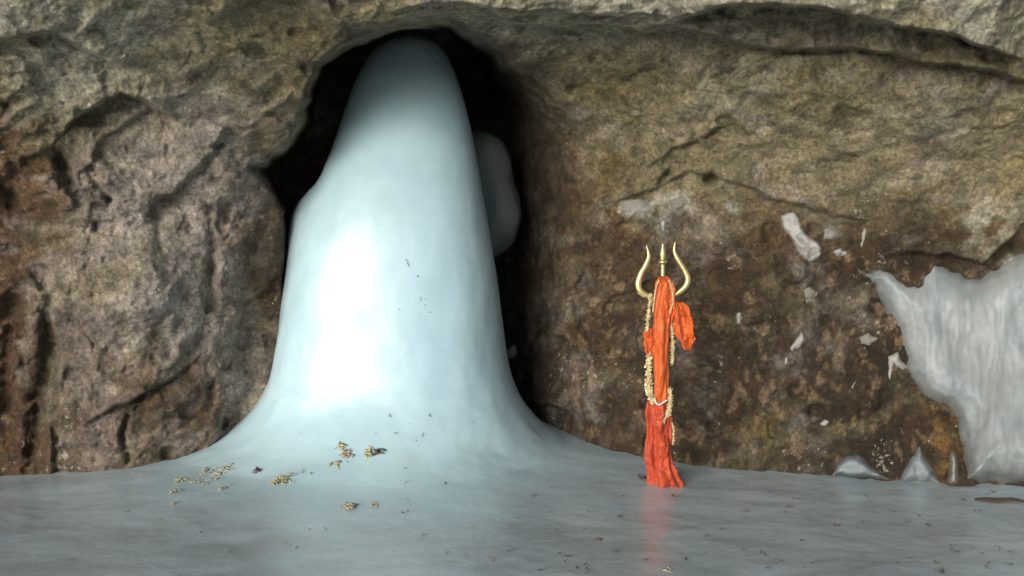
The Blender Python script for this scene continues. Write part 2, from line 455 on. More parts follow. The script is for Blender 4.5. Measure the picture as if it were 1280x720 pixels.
# slanting beds on the right and across the roof
bedr = (wzz * 1.0 - wxx * 0.38) * 5.0
bed = fbm(wxx * 0.9, by * 0.9, bedr, 4, 23, 0.55)
def facets(x, y, z, sc, seed):
    """angular blocks: every cell of a scattered pattern is a tilted plane of its own"""
    x, y, z = x * sc, y * sc, z * sc
    ix, iy, iz = (np.floor(v).astype(np.int64) for v in (x, y, z))
    best = np.full(x.shape, 9.0); sec = np.full(x.shape, 9.0); val = np.zeros(x.shape)
    for a_ in (-1, 0, 1):
        for b_ in (-1, 0, 1):
            for c_ in (-1, 0, 1):
                X_, Y_, Z_ = ix + a_, iy + b_, iz + c_
                dx = X_ + _hash(X_, Y_, Z_, seed) - x; dy = Y_ + _hash(X_, Y_, Z_, seed + 1) - y; dz = Z_ + _hash(X_, Y_, Z_, seed + 2) - z
                d = dx * dx + dy * dy + dz * dz
                h = _hash(X_, Y_, Z_, seed + 3)
                v = (h - 0.5) * 0.6 + dx * (_hash(X_, Y_, Z_, seed + 4) - 0.5) * 2 + dz * (_hash(X_, Y_, Z_, seed + 5) - 0.5) * 2
                n_ = d < best
                sec = np.where(n_, best, np.minimum(sec, d)); val = np.where(n_, v, val); best = np.where(n_, d, best)
    edge = np.sqrt(sec) - np.sqrt(best)
    return val * sstep(0, 0.18, edge), edge
jx = wxx + 0.05 * fbm(bx * 7, by * 7, bz * 7, 3, 81); jz = wzz + 0.05 * fbm(bx * 7, by * 7, bz * 7, 3, 82)
fa1, e1 = facets(jx, by, jz * 1.25 - jx * 0.3, 1.9, 500)
fa2, e2 = facets(jx + 3, by, jz * 1.2 - jx * 0.25, 5.5, 520)
fa3, e3 = facets(jx + 3, by, jz, 15.0, 540)
med = fbm(wxx * 6, by * 6, wzz * 6, 4, 31, 0.6)
fine = fbm(bx * 22, by * 22, bz * 22, 3, 41, 0.65)
chip = fbm(wxx * 9, by * 9, wzz * 11, 3, 47, 0.5, True)
out_n = 1 - 0.35 * niche
lr = 1.15 - 0.5 * sstep(620, 760, GX) * sstep(60, 130, GY)
R = R - (0.12 * q1 + 0.035 * rid + 0.030 * bed) * out_n - 0.022 * med - 0.010 * fine - (0.085 * fa1 * lr + 0.030 * fa2 * lr) * out_n - 0.015 * fa3
# pits
pit = vnoise(bx * 7.5, by * 7.5, bz * 7.5, 91)
R = R + 0.05 * sstep(0.45, 0.8, pit)
WALL_R = R
wxw, wyw, wzw = smooth_pos(R)

# mineral colour of the rock: zones and veins (the rock's own colours, plus shade painted beside the niche)
def lin(r, g, b):
    return tuple(((c / 255 + 0.055) / 1.055) ** 2.4 if c > 10 else c / 255 / 12.92 for c in (r, g, b))
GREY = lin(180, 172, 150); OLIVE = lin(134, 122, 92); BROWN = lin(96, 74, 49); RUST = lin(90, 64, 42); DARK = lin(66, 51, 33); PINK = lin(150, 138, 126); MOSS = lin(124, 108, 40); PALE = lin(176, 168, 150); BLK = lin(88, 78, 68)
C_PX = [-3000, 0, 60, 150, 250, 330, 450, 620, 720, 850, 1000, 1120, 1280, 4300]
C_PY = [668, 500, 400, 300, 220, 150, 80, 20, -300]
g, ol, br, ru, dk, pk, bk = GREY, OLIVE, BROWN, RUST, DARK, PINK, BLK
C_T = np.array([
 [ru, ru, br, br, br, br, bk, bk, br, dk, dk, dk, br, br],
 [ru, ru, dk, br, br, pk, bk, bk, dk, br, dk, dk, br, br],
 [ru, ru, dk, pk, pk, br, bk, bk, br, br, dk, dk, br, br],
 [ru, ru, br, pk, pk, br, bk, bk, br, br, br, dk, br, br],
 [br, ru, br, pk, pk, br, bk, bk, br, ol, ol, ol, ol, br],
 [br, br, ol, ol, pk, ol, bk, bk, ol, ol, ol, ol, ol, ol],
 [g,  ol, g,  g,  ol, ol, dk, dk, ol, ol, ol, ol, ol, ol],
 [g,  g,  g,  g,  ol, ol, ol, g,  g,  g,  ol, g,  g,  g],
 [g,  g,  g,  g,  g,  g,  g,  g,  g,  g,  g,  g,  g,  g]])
def ctable():
    jx = 26 * fbm(bx * 2.1, by * 2.1, bz * 2.1, 4, 201); jy = 26 * fbm(bx * 2.1, by * 2.1, bz * 2.1, 4, 202)
    X = np.clip(GX + jx, C_PX[0], C_PX[-1]); Y = np.clip(GY + jy, C_PY[-1], C_PY[0])
    xi = np.clip(np.searchsorted(C_PX, X, side='right') - 1, 0, len(C_PX) - 2)
    yp = -np.array(C_PY, float)
    yi = np.clip(np.searchsorted(yp, -Y, side='right') - 1, 0, len(C_PY) - 2)
    xp = np.array(C_PX, float)
    tx = ((X - xp[xi]) / (xp[xi + 1] - xp[xi]))[..., None]; ty = ((-Y - yp[yi]) / (yp[yi + 1] - yp[yi]))[..., None]
    return (C_T[yi, xi] * (1 - tx) + C_T[yi, xi + 1] * tx) * (1 - ty) + (C_T[yi + 1, xi] * (1 - tx) + C_T[yi + 1, xi + 1] * tx) * ty
MC = ctable()
def blendc(mask, col):
    global MC
    MC = MC * (1 - mask[..., None]) + np.array(col) * mask[..., None]
n1 = fbm(wxx * 3.3, by * 3.3, wzz * 3.3, 5, 301, 0.6)
n2 = fbm(wxx * 5.0, by * 5.0, wzz * 5.0, 5, 302, 0.6)
n3 = fbm(wxx * 1.4, by * 1.4, bedr * 0.8, 5, 303, 0.6)
blendc(0.6 * sstep(0.05, 0.45, n1), PINK)
blendc(0.55 * sstep(0.1, 0.45, -n2), DARK)
blendc(0.5 * sstep(0.05, 0.4, n3), OLIVE)
blendc(0.45 * sstep(0.12, 0.45, -n3) * sstep(700, 0, GY), GREY)
nn = fbm(wxx * 8, by * 8, wzz * 8, 4, 305, 0.6)
def patch(cx, cy, rx, ry, col, k, th=0.0):
    e = np.exp(-((wx - cx) / rx) ** 2 - ((wy - cy) / ry) ** 2)
    blendc(np.clip(k * e * sstep(th - 0.25, th + 0.2, nn), 0, 0.95), col)
patch(958, 540, 20, 24, MOSS, 0.6); patch(1178, 545, 26, 46, lin(150, 112, 50), 0.95, -0.2); patch(760, 200, 30, 60, MOSS, 0.35)
patch(800, 262, 42, 16, PALE, 1.2); patch(850, 255, 30, 14, PALE, 0.9); patch(826, 280, 10, 22, PALE, 0.9)
patch(910, 258, 12, 6, PALE, 1.2, -0.2); patch(1035, 292, 14, 14, PALE, 0.9, -0.1); patch(1010, 345, 26, 30, PINK, 0.9)
patch(1090, 380, 14, 30, PALE, 0.5); patch(1080, 430, 30, 60, BROWN, 0.8); patch(160, 310, 22, 10, PALE, 1.3, 0.05); patch(178, 436, 28, 9, PALE, 1.2, 0.1)
patch(160, 200, 34, 22, GREY, 0.9); patch(200, 60, 60, 30, PALE, 0.55); patch(330, 128, 16, 16, PALE, 0.8, 0.05)
patch(560, 10, 40, 10, PALE, 0.7); patch(820, 8, 60, 12, PALE, 0.7); patch(1200, 50, 90, 20, PALE, 0.5)
patch(270, 250, 20, 40, PINK, 0.9); patch(330, 205, 14, 12, PALE, 0.8); patch(1240, 280, 50, 40, GREY, 0.8)
patch(1240, 250, 6, 40, PALE, 0.9); patch(1265, 325, 16, 10, PALE, 1.0); patch(690, 540, 40, 8, PINK, 0.5); patch(735, 520, 18, 50, PINK, 0.6)
patch(60, 90, 80, 30, GREY, 0.8); patch(120, 480, 60, 40, PINK, 0.5)

# greyer, faintly mauve stone over most of the left wall
leftw = sstep(40, 150, wx) * sstep(352, 320, wx) * sstep(90, 190, wy)
blendc(0.5 * leftw * sstep(-0.35, 0.25, fbm(wxx * 2.2, by * 2.2, wzz * 2.2, 4, 361)), lin(146, 134, 124))
# wet dark rock with the recess shade painted in, niche's right side
wet_shade = sdf_poly(wx, wy, [(560, 20), (640, 50), (700, 140), (716, 220), (690, 330), (696, 450), (716, 560), (560, 560)])
blendc(0.72 * sstep(-26, 30, wet_shade + 26 * fbm(wxx * 6, by * 6, wzz * 4, 4, 351)), lin(52, 43, 33))
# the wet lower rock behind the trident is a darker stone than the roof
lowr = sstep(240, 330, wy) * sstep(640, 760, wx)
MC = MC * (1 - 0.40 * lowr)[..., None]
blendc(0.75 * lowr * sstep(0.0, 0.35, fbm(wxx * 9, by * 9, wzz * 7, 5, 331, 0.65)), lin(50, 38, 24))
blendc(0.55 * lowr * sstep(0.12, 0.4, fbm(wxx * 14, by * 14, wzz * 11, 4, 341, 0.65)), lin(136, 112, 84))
nr, nc = GX.shape
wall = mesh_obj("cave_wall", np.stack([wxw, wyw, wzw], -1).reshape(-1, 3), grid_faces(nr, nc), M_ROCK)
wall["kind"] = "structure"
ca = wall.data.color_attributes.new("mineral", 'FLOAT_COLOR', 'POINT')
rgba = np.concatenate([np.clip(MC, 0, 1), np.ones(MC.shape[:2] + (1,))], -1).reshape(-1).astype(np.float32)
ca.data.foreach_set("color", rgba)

# unseen outer rock shell, added behind the cave's skin to block leaking skylight
ii = np.unique(np.concatenate([np.arange(0, nr, 14), [nr - 1]])); jj = np.unique(np.concatenate([np.arange(0, nc, 14), [nc - 1]]))
GXk, GPk = GX, GPHI
mx, my, mz = smooth_pos(np.maximum(WALL_R, 6.5) + 2.2)
sel = np.ix_(ii, jj)
outer = mesh_obj("sky_block_shell", np.stack([mx[sel], my[sel], mz[sel]], -1).reshape(-1, 3), grid_faces(len(ii), len(jj)), M_OUT)
outer["kind"] = "structure"

def wall_r(px, py, arr=None):
    """bilinear lookup of the rock's distance"""
    arr = WALL_R if arr is None else arr
    px = np.asarray(px, float); py = np.asarray(py, float)
    j = np.clip(np.searchsorted(PXS, px) - 1, 0, nc - 2); i = np.clip(np.searchsorted(-PYE, -py) - 1, 0, nr - 2)
    tx = np.clip((px - PXS[j]) / (PXS[j + 1] - PXS[j]), 0, 1); ty = np.clip((py - PYE[i]) / (PYE[i + 1] - PYE[i] - 1e-9), 0, 1)
    return (arr[i, j] * (1 - tx) + arr[i, j + 1] * tx) * (1 - ty) + (arr[i + 1, j] * (1 - tx) + arr[i + 1, j + 1] * tx) * ty

# ------------------------------------------------------------------ the ice stalagmite
LY = 7.0
PROF = [  # row, left, right
 (47, 506, 522), (49, 494, 533), (53, 484, 542), (60, 474, 552), (70, 465, 560), (85, 456, 567), (100, 448, 573), (130, 437, 582), (150, 430, 587), (180, 420, 593), (210, 408, 598),
 (240, 396, 603), (270, 385, 609), (300, 375, 614), (350, 363, 622), (400, 352, 628), (440, 345, 633), (465, 340, 638), (480, 334, 643), (500, 321, 653), (520, 300, 668), (534, 277, 683), (544, 252, 703), (552, 222, 725), (558, 186, 752), (562.5, 145, 794), (567, 90, 866), (572, 20, 936), (581, -60, 1016), (596, -110, 1066)]
pr = np.array(PROF, float)
rows = np.concatenate([np.linspace(47, 60, 26)[:-1], np.linspace(60, 460, 190)[:-1], np.linspace(460, 596, 150)])
pl = pchip_like(rows, pr[:, 0], pr[:, 1]); prr = pchip_like(rows, pr[:, 0], pr[:, 2])
zc = np.array([at(640, r, LY).z for r in rows])
kx = LY / F
cx = ((pl + prr) / 2 - 640) * kx; a = (prr - pl) / 2 * kx
# a level axis: the skirt spreads evenly
th = np.linspace(0, 2 * math.pi, 260, endpoint=False)
TH, ZZ = np.meshgrid(th, zc)
A = a[:, None]; CX = cx[:, None]
bd = np.interp(rows, [47, 200, 465], [0.95, 0.86, 0.836])[:, None] * A
low = sstep(430, 480, rows)[:, None]
bd = bd * (1 - low) + (A - 0.14) * low   # the foot spreads as far forward as it does sideways
bump_amt = pchip_like(rows, [47, 214, 228, 240, 254, 270, 290, 320, 370, 430, 600], [0, 0, 5, 17, 27, 31, 27, 18, 9, 0, 0]) * kx
ang = np.angle(np.exp(1j * (TH - math.radians(160))))
bl = bump_amt[:, None] * np.exp(-(ang / math.radians(30)) ** 2)
ct, st = np.cos(TH), np.sin(TH)
nz = fbm(ct * A * 1.3, st * A * 1.3, ZZ * 1.0 + 5, 3, 501); nz2 = fbm(ct * A * 4 + 3, st * A * 4, ZZ * 2.2 + 5, 3, 502)
env = np.interp(rows, [47, 90, 300], [0.05, 0.6, 1.0])[:, None]
rad = 1 + (0.040 * nz + 0.013 * nz2) * env * np.minimum(1, 0.8 / np.maximum(A, 0.05)) * (0.35 + 0.65 * np.abs(st))
sq = np.interp(rows, [47, 160, 300, 480, 560], [1.0, 0.95, 0.80, 0.82, 1.0])[:, None]
ct = np.sign(ct) * np.abs(ct) ** sq; st = np.sign(st) * np.abs(st) ** sq
X = CX + ct * (A * rad) + bl * np.cos(TH)
Y = LY + st * (bd * rad) + bl * 0.3 * np.sin(TH)
Z = ZZ + 0.004 * nz2
lv = np.stack([X, Y, Z], -1).reshape(-1, 3)
lf = [tuple(q) for q in grid_faces(len(rows), len(th), True, True)]
lean = LY + 0.17 * np.log1p(np.exp((ZZ - 1.55) * 6)) / 6      # the upper part leans back towards the rock
kq = (lean / LY)
Y = Y - LY; X = X * kq; Y = lean + Y * kq; Z = CAM_H + (Z - CAM_H) * kq
lv = np.stack([X, Y, Z], -1).reshape(-1, 3)
top = len(lv)
lv = np.vstack([lv, [[X[0].mean(), Y[0].mean(), Z[0].mean() + 0.002]]])
lf += [(top, j, (j + 1) % len(th)) for j in range(len(th))]
stal = mesh_obj("ice_stalagmite", lv, lf, M_ICE, origin=(float(cx[-1]), LY, 0.0))
tag(stal, "tall milky blue-white ice stalagmite with rounded top rising into the dark rock niche", "stalagmite")
BV = BVHTree.FromPolygons([tuple(v) for v in lv], lf)
# ------------------------------------------------------------------ ice floor and the ground outside
def floor_h(x, y):
    z0 = x * 0
    h = 0.020 * fbm(x * 0.8, y * 0.8, z0, 3, 401) + 0.006 * fbm(x * 3.2, y * 4.4, z0, 3, 402)
    h = h + 0.10 * sstep(2.6, 4.2, x) * sstep(5.6, 6.6, y) + 0.02 * sstep(6.0, 7.5, y)
    h = h + 0.03 * np.exp(-(((x - AXIS[0]) / 1.25) ** 2 + (y - AXIS[1]) ** 2) / 1.32)
    return h
fx = np.concatenate([coarse(-4.5, -13, 40, 1.5)[::-1][:-1], np.arange(-4.5, 4.5, 0.022), coarse(4.5, 13, 40, 1.5)])
fy = np.concatenate([np.linspace(-3.0, 3.9, 90)[:-1], np.arange(3.9, 8.2, 0.022), np.linspace(8.25, 11.5, 30)])
FX, FY = np.meshgrid(fx, fy)
def skirt_z(X_, Y_):
    out = np.full(X_.shape, -0.4)
    near = np.argwhere((np.abs(X_ - AXIS[0]) < 4.0) & (np.abs(Y_ - AXIS[1]) < 4.2))
    for i_, j_ in near:
        r_ = BV.ray_cast(Vector((X_[i_, j_], Y_[i_, j_], 4.0)), Vector((0, 0, -1)))
        if r_[0] is not None: out[i_, j_] = r_[0].z
    return out
def smax(a_, b_, k_):
    h_ = np.clip(0.5 + 0.5 * (a_ - b_) / k_, 0, 1)
    return b_ * (1 - h_) + a_ * h_ + k_ * h_ * (1 - h_)
SKIRT = skirt_z(FX, FY)
FZ = floor_h(FX, FY)
RHO = np.hypot((FX - AXIS[0]) / 1.3, FY - AXIS[1])
KB = 0.004 + 0.12 * (1 - sstep(1.5, 2.5, RHO))
FZ = np.where(SKIRT > 0.62, 0.35, smax(FZ, SKIRT - 0.012 * (1 - sstep(1.5, 2.5, RHO)) - 0.12 * sstep(0.2, 0.4, SKIRT), KB))
floor = mesh_obj("ice_floor", np.stack([FX, FY, FZ], -1).reshape(-1, 3), grid_faces(*FX.shape), M_FLOOR)
floor["kind"] = "structure"
BVF = BVHTree.FromPolygons([tuple(v) for v in np.stack([FX, FY, FZ], -1).reshape(-1, 3)], [tuple(q) for q in grid_faces(*FX.shape)])
gm = plain_mat("snowy_ground", (0.62, 0.63, 0.65), (0.42, 0.41, 0.39), 0.8, 0.15)
gx = np.concatenate([coarse(-10, -900, 30, 3)[::-1], np.linspace(-9, 9, 20), coarse(10, 900, 30, 3)])
HX, HY = np.meshgrid(gx, gx)
HZ = -0.12 + 0.05 * fbm(HX * 0.3, HY * 0.3, HX * 0, 3, 411)
ground = mesh_obj("snowy_ground", np.stack([HX, HY, HZ - 0.05], -1).reshape(-1, 3), grid_faces(*HX.shape), gm)
ground["kind"] = "structure"

def hit_ice(px, py):
    d = Vector(ray(px, py)).normalized()
    r = BV.ray_cast(Vector((0, 0, CAM_H)), d)
    return (r[0], r[1]) if r[0] is not None else (None, None)
def hit_floor(px, py):
    h, n = hit_ice(px, py)
    r = BVF.ray_cast(Vector((0, 0, CAM_H)), Vector(ray(px, py)).normalized())
    if h is not None and (r[0] is None or h.y < r[0].y): return h, n
    nn_ = r[1] if r[1].z > 0 else -r[1]
    return r[0], nn_

# ------------------------------------------------------------------ ice grown on the rock
def wall_ice(name, poly, thick, mat, label, cat, group=None, step=1.8, edge=10, base=None, rough=0.02, bury=0.07, seed=0, lean=None, warp=3.0, streak=None, clear_w=10):
    xs = [p[0] for p in poly]; ys = [p[1] for p in poly]
    gx_ = np.arange(min(xs) - 6, max(xs) + 6 + step, step); gy_ = np.arange(max(ys) + 6, min(ys) - 6 - step, -step)
    PX, PY = np.meshgrid(gx_, gy_)
    W = warp
    sdv = sdf_poly(PX + W * fbm(PX * 0.05, PY * 0.05, PX * 0, 4, 601 + seed), PY + W * fbm(PX * 0.05, PY * 0.05, PX * 0, 4, 651 + seed), poly)
    r0 = wall_r(PX, PY) if base is None else base(PX, PY)
    h = sstep(-2, edge, sdv) ** (0.6 if edge < 30 else 0.45)
    nse = fbm(PX * 0.035, PY * 0.016 if streak else PY * 0.035, PX * 0, 4, 621 + seed)
    Rf = r0 - thick * h * (1 + 0.35 * nse) - rough * fbm(PX * 0.12, PY * (0.03 if streak else 0.12), PX * 0, 3, 631 + seed) * h + bury * (1 - h)
    if lean is not None: Rf = Rf - lean(PX, PY) * h
    keep = sdv > -2.5
    xf, yf, zf = cyl(PX, PY, Rf); xb, yb, zb = cyl(PX, PY, r0 + bury + 0.10)
    idx = -np.ones(PX.shape, int); idx[keep] = np.arange(keep.sum())
    n = int(keep.sum())
    V = np.concatenate([np.stack([xf, yf, zf], -1)[keep], np.stack([xb, yb, zb], -1)[keep]])
    q = np.stack([idx[:-1, :-1], idx[:-1, 1:], idx[1:, 1:], idx[1:, :-1]], -1).reshape(-1, 4)
    q = q[(q >= 0).all(1)]
    e = {}
    for f in q.tolist():
        for k in range(4):
            a_, b_ = f[k], f[(k + 1) % 4]
            if (b_, a_) in e: del e[(b_, a_)]
            else: e[(a_, b_)] = 1
    sides = np.array([(b_, a_, a_ + n, b_ + n) for (a_, b_) in e], int).reshape(-1, 4)
    faces = np.concatenate([q, q[:, ::-1] + n, sides])
    c = V[:n].mean(0)
    o = mesh_obj(name, V, faces, mat, origin=(float(c[0]), float(c[1]), float(V[:, 2].min())))
    tk = np.concatenate([np.clip(sdv[keep] / clear_w, 0, 1), np.ones(n)]).astype(np.float32)
    o.data.attributes.new("thickness", 'FLOAT', 'POINT').data.foreach_set("value", tk)
    return tag(o, label, cat, group)

def sm_wall(px, py): return wall_r(px, py, R_SMOOTH) - 0.06
wall_ice("ice_curtain", [(1086, 354), (1082, 342), (1094, 333), (1112, 331), (1126, 338), (1142, 343), (1152, 332), (1164, 320), (1180, 328), (1204, 341), (1222, 342), (1242, 335), (1262, 318), (1290, 300), (1420, 270), (1430, 600), (1330, 606), (1262, 602), (1230, 600),
          (1208, 604), (1206, 560), (1198, 524), (1182, 504), (1158, 494), (1142, 474), (1130, 446), (1118, 410), (1104, 376), (1092, 356)],
         0.085, M_CURTAIN, "broad grey sheet of frozen water hanging down the rock at the right edge", "ice sheet", step=2.0, edge=44, warp=5.0, base=sm_wall, clear_w=20, rough=0.010, seed=3, streak=True, lean=lambda x, y: 0.14 * sstep(430, 600, y) + np.interp(x + 6 * np.sin(y * 0.03), [1075, 1112, 1132, 1163, 1178, 1194, 1236, 1250, 1262, 1300, 1430], [0, .022, .01, .028, .012, .022, .018, .036, .02, .04, .01]))
wall_ice("ice_mound", [(1036, 596), (1044, 578), (1058, 570), (1074, 568), (1090, 580), (1106, 592), (1118, 602)], 0.10, M_DIMICE, "low rounded grey ice hump at the foot of the rock left of the frozen sheet", "ice mound", edge=10, seed=5, rough=0.01)
wall_ice("ice_cone", [(1118, 606), (1128, 586), (1140, 566), (1148, 554), (1154, 556), (1160, 572), (1170, 588), (1182, 606)], 0.06, M_DIMICE, "pointed pale ice cone between the two brown rock lobes beside the frozen sheet", "ice cone", edge=12, seed=6, rough=0.012, clear_w=18, warp=5.0)
wall_ice("ice_pillar", [(1184, 606), (1186, 585), (1187, 566), (1193, 563), (1197, 580), (1197, 606)], 0.16, M_SNOW, "short cream ice pillar standing against the ochre rock lobe by the frozen sheet", "ice pillar", edge=5, seed=7, rough=0.01)
for i, (poly, th_, lab) in enumerate([
    ([(975, 270), (988, 266), (998, 274), (1008, 292), (1026, 310), (1026, 322), (1012, 326), (998, 318), (990, 302), (980, 288)], 0.05, "largest white ice patch, a long slanting blotch on the rock right of the trident"),
    ([(1026, 286), (1036, 282), (1046, 290), (1042, 300), (1030, 302)], 0.02, "dull cream blotch on the rock just right of the long slanting white ice patch"),
    ([(1076, 288), (1081, 284), (1084, 296), (1078, 312), (1074, 316), (1078, 300)], 0.02, "thin curved white streak on the rock above the frozen sheet's left corner"),
    ([(987, 436), (993, 424), (1002, 414), (1004, 424), (998, 436), (990, 442)], 0.03, "slanting white ice fleck on dark rock halfway between trident and frozen sheet"),
    ([(980, 446), (987, 444), (986, 456), (981, 456)], 0.02, "tiny white fleck just below the slanting fleck on the dark rock"),
    ([(918, 392), (924, 390), (928, 400), (926, 407), (919, 404)], 0.025, "small pale patch on brown rock right of the orange cloth"),
    ([(1024, 526), (1032, 522), (1038, 528), (1030, 532), (1025, 531)], 0.025, "small white oval patch low on the dark rock above the ice hump"),
    ([(1064, 484), (1068, 474), (1071, 476), (1067, 486)], 0.02, "thin upright white fleck on the brown rock below the frozen sheet's left corner"),
    ([(1112, 448), (1122, 440), (1134, 460), (1126, 464), (1120, 456), (1113, 476), (1110, 470)], 0.03, "forked cream ice fringe along the slanting left edge of the frozen sheet"),
    ([(902, 258), (912, 254), (922, 258), (918, 264), (906, 265)], 0.02, "flat pale crust spot high on the rock above and right of the trident"),
    ([(1004, 366), (1014, 360), (1024, 366), (1020, 378), (1008, 380)], 0.02, "cream smear on the rock below the tail of the long slanting white ice patch"),
    ([(1072, 420), (1084, 414), (1098, 424), (1088, 434), (1076, 432)], 0.02, "dull cream blotch on the rock left of the forked cream ice fringe"),
    ([(1040, 312), (1050, 306), (1058, 316), (1048, 322)], 0.02, "small grey-white blotch between the long slanting patch and the thin curved streak"),
    ([(776, 252), (800, 246), (818, 254), (812, 268), (790, 272), (778, 264)], 0.012, "wide crumbly pale crust on the rock above and left of the trident"),
    ([(834, 250), (852, 246), (862, 256), (850, 266), (838, 264)], 0.012, "crumbly pale crust on the rock above the trident's right prong"),
    ([(823, 278), (829, 274), (833, 282), (829, 292), (825, 288)], 0.02, "small white spot on the rock straight above the trident's middle prong")]):
    wall_ice("ice_patch", poly, th_ * 0.8, M_CRUST if ("crust" in lab or "cream smear" in lab or "dull" in lab) else M_SNOW, lab, "ice patch", "white ice patches on the right rock wall", step=1.2, edge=5, seed=20 + i, rough=0.012, bury=0.02, warp=6.0, clear_w=2.5)

# dim ice lump inside the niche
def blob(name, parts, mat, seed, origin):
    V, Fc = [], []
    n, m_ = 40, 56
    cxx, cyy, czz, rx, ry, rz = parts
    u = np.linspace(0, math.pi, n); v = np.linspace(0, 2 * math.pi, m_, endpoint=False)
    U, W_ = np.meshgrid(u, v, indexing='ij')
    x, y, z = np.sin(U) * np.cos(W_), np.sin(U) * np.sin(W_), np.cos(U)
    k = 1 + 0.10 * fbm(x * 1.4 + seed, y * 1.4, z * 1.4, 3, 701)
    P = np.stack([cxx + rx * x * k, cyy + ry * y * k, czz + rz * z * k], -1).reshape(-1, 3)
    return mesh_obj(name, P, grid_faces(n, m_, True, True), mat, origin=origin)
LUMP = np.array([(162, 600, 598), (166, 612, 598), (174, 625, 599), (186, 634, 600), (204, 640, 603), (226, 642, 606), (246, 648, 609), (270, 652, 611), (298, 645, 609), (314, 632, 606), (322, 618, 603), (326, 603, 602)], float)
lr_ = np.linspace(162, 326, 50); U, W_ = np.meshgrid(lr_, np.linspace(0, 2 * math.pi, 56, endpoint=False), indexing='ij')
lc = pchip_like(lr_, LUMP[:, 0], LUMP[:, 2])[:, None]; lw = (pchip_like(lr_, LUMP[:, 0], LUMP[:, 1])[:, None] - lc) * 7.75 / F
k = 1 + 0.10 * fbm(np.cos(W_) * 1.5, np.sin(W_) * 1.5, U * 0.02, 3, 705)
P = np.stack([(lc - 640) * 7.75 / F + lw * np.cos(W_) * k, 7.75 + lw * 1.1 * np.sin(W_) * k, np.array([at(640, v, 7.75).z for v in lr_])[:, None] + 0 * W_], -1).reshape(-1, 3)
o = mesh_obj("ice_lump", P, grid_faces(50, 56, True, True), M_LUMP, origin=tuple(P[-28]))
tag(o, "dim rounded grey ice lump half hidden in the dark niche right of the stalagmite", "ice lump")
def rock_chunk(name, px, py, Y, r, mat, label, cat, sq=0.7, seed=0):
    p = at(px, py, Y)
    u = np.linspace(0, math.pi, 14); v = np.linspace(0, 2 * math.pi, 20, endpoint=False)
    U, W_ = np.meshgrid(u, v, indexing='ij')
    x, y, z = np.sin(U) * np.cos(W_), np.sin(U) * np.sin(W_), np.cos(U)
    k = 1 + 0.35 * fbm(x * 1.6 + seed, y * 1.6, z * 1.6, 3, 711)
    P = np.stack([p.x + r * x * k, Y + r * y * k, p.z + r * sq * z * k], -1).reshape(-1, 3)
    o = mesh_obj(name, P, grid_faces(14, 20, True, True), mat, origin=(p.x, Y, p.z - r * sq))
    return tag(o, label, cat)
M_STONE = plain_mat("pale_stone", (0.30, 0.26, 0.20), (0.20, 0.17, 0.13), 0.8, 14, bump_s=0.5, bd=0.02)
rw = float(wall_r(np.array([643.]), np.array([440.]))[0])
rock_chunk("pale_stone", 642, 440, rw - 0.03, 0.07, M_STONE, "small pale stone stuck on the dark rock right of the stalagmite's lower flank", "stone", 0.8, 2)

# ------------------------------------------------------------------ tubes and cloth
def tube(path, radii, n=10, closed_ends=True, flat=None):
    P = [Vector(p) for p in path]; V, Fc = [], []
    up = Vector((0, 1, 0.013))
    for i, p in enumerate(P):
        t = (P[min(i + 1, len(P) - 1)] - P[max(i - 1, 0)]).normalized()
        s = t.cross(up)
        s = s.normalized() if s.length > 1e-4 else Vector((1, 0, 0))
        b = s.cross(t).normalized()
        r = radii[i] if hasattr(radii, '__len__') else radii
        for k in range(n):
            an = 2 * math.pi * k / n
            V.append(p + s * (math.cos(an) * r) + b * (math.sin(an) * r * (flat or 1)))
    for i in range(len(P) - 1):
        for k in range(n):
            Fc.append((i * n + k, i * n + (k + 1) % n, (i + 1) * n + (k + 1) % n, (i + 1) * n + k))
    Fc.append(tuple(range(n - 1, -1, -1))); Fc.append(tuple(range((len(P) - 1) * n, len(P) * n)))
    return V, Fc
def spline(pts, n=40):
    P = [np.array(p, float) for p in pts]; P = [2 * P[0] - P[1]] + P + [2 * P[-1] - P[-2]]
    out = []
    for i in range(1, len(P) - 2):
        m_ = max(2, n // (len(P) - 3))
        for k in range(m_):
            t = k / m_
            out.append(0.5 * (2 * P[i] + (P[i + 1] - P[i - 1]) * t + (2 * P[i - 1] - 5 * P[i] + 4 * P[i + 1] - P[i + 2]) * t * t + (3 * P[i] - P[i - 1] - 3 * P[i + 1] + P[i + 2]) * t ** 3))
    out.append(P[-2]); return out
M_BRASS = plain_mat("weathered_brass", (0.66, 0.52, 0.24), (0.50, 0.38, 0.16), 0.36, 40, 0.75, 0.15)
M_STEEL = plain_mat("dull_steel", (0.35, 0.33, 0.3), None, 0.45, 30, 0.9)
M_SAFFRON = plain_mat("saffron_cloth", (0.56, 0.094, 0.003), (0.43, 0.060, 0.002), 0.6, 18, 0, 0.3, 0.006, 0.1)
M_RED = plain_mat("vermilion_cloth", (0.46, 0.050, 0.005), (0.30, 0.027, 0.003), 0.65, 14, 0, 0.35, 0.008, 0.1)
M_TINSEL = plain_mat("cream_tinsel", (0.70, 0.58, 0.34), (0.45, 0.34, 0.15), 0.35, 60, 0.25)
M_CORD = plain_mat("black_cord", (0.02, 0.017, 0.015), None, 0.7)
M_THREAD = plain_mat("white_thread", (0.75, 0.62, 0.58), None, 0.8)

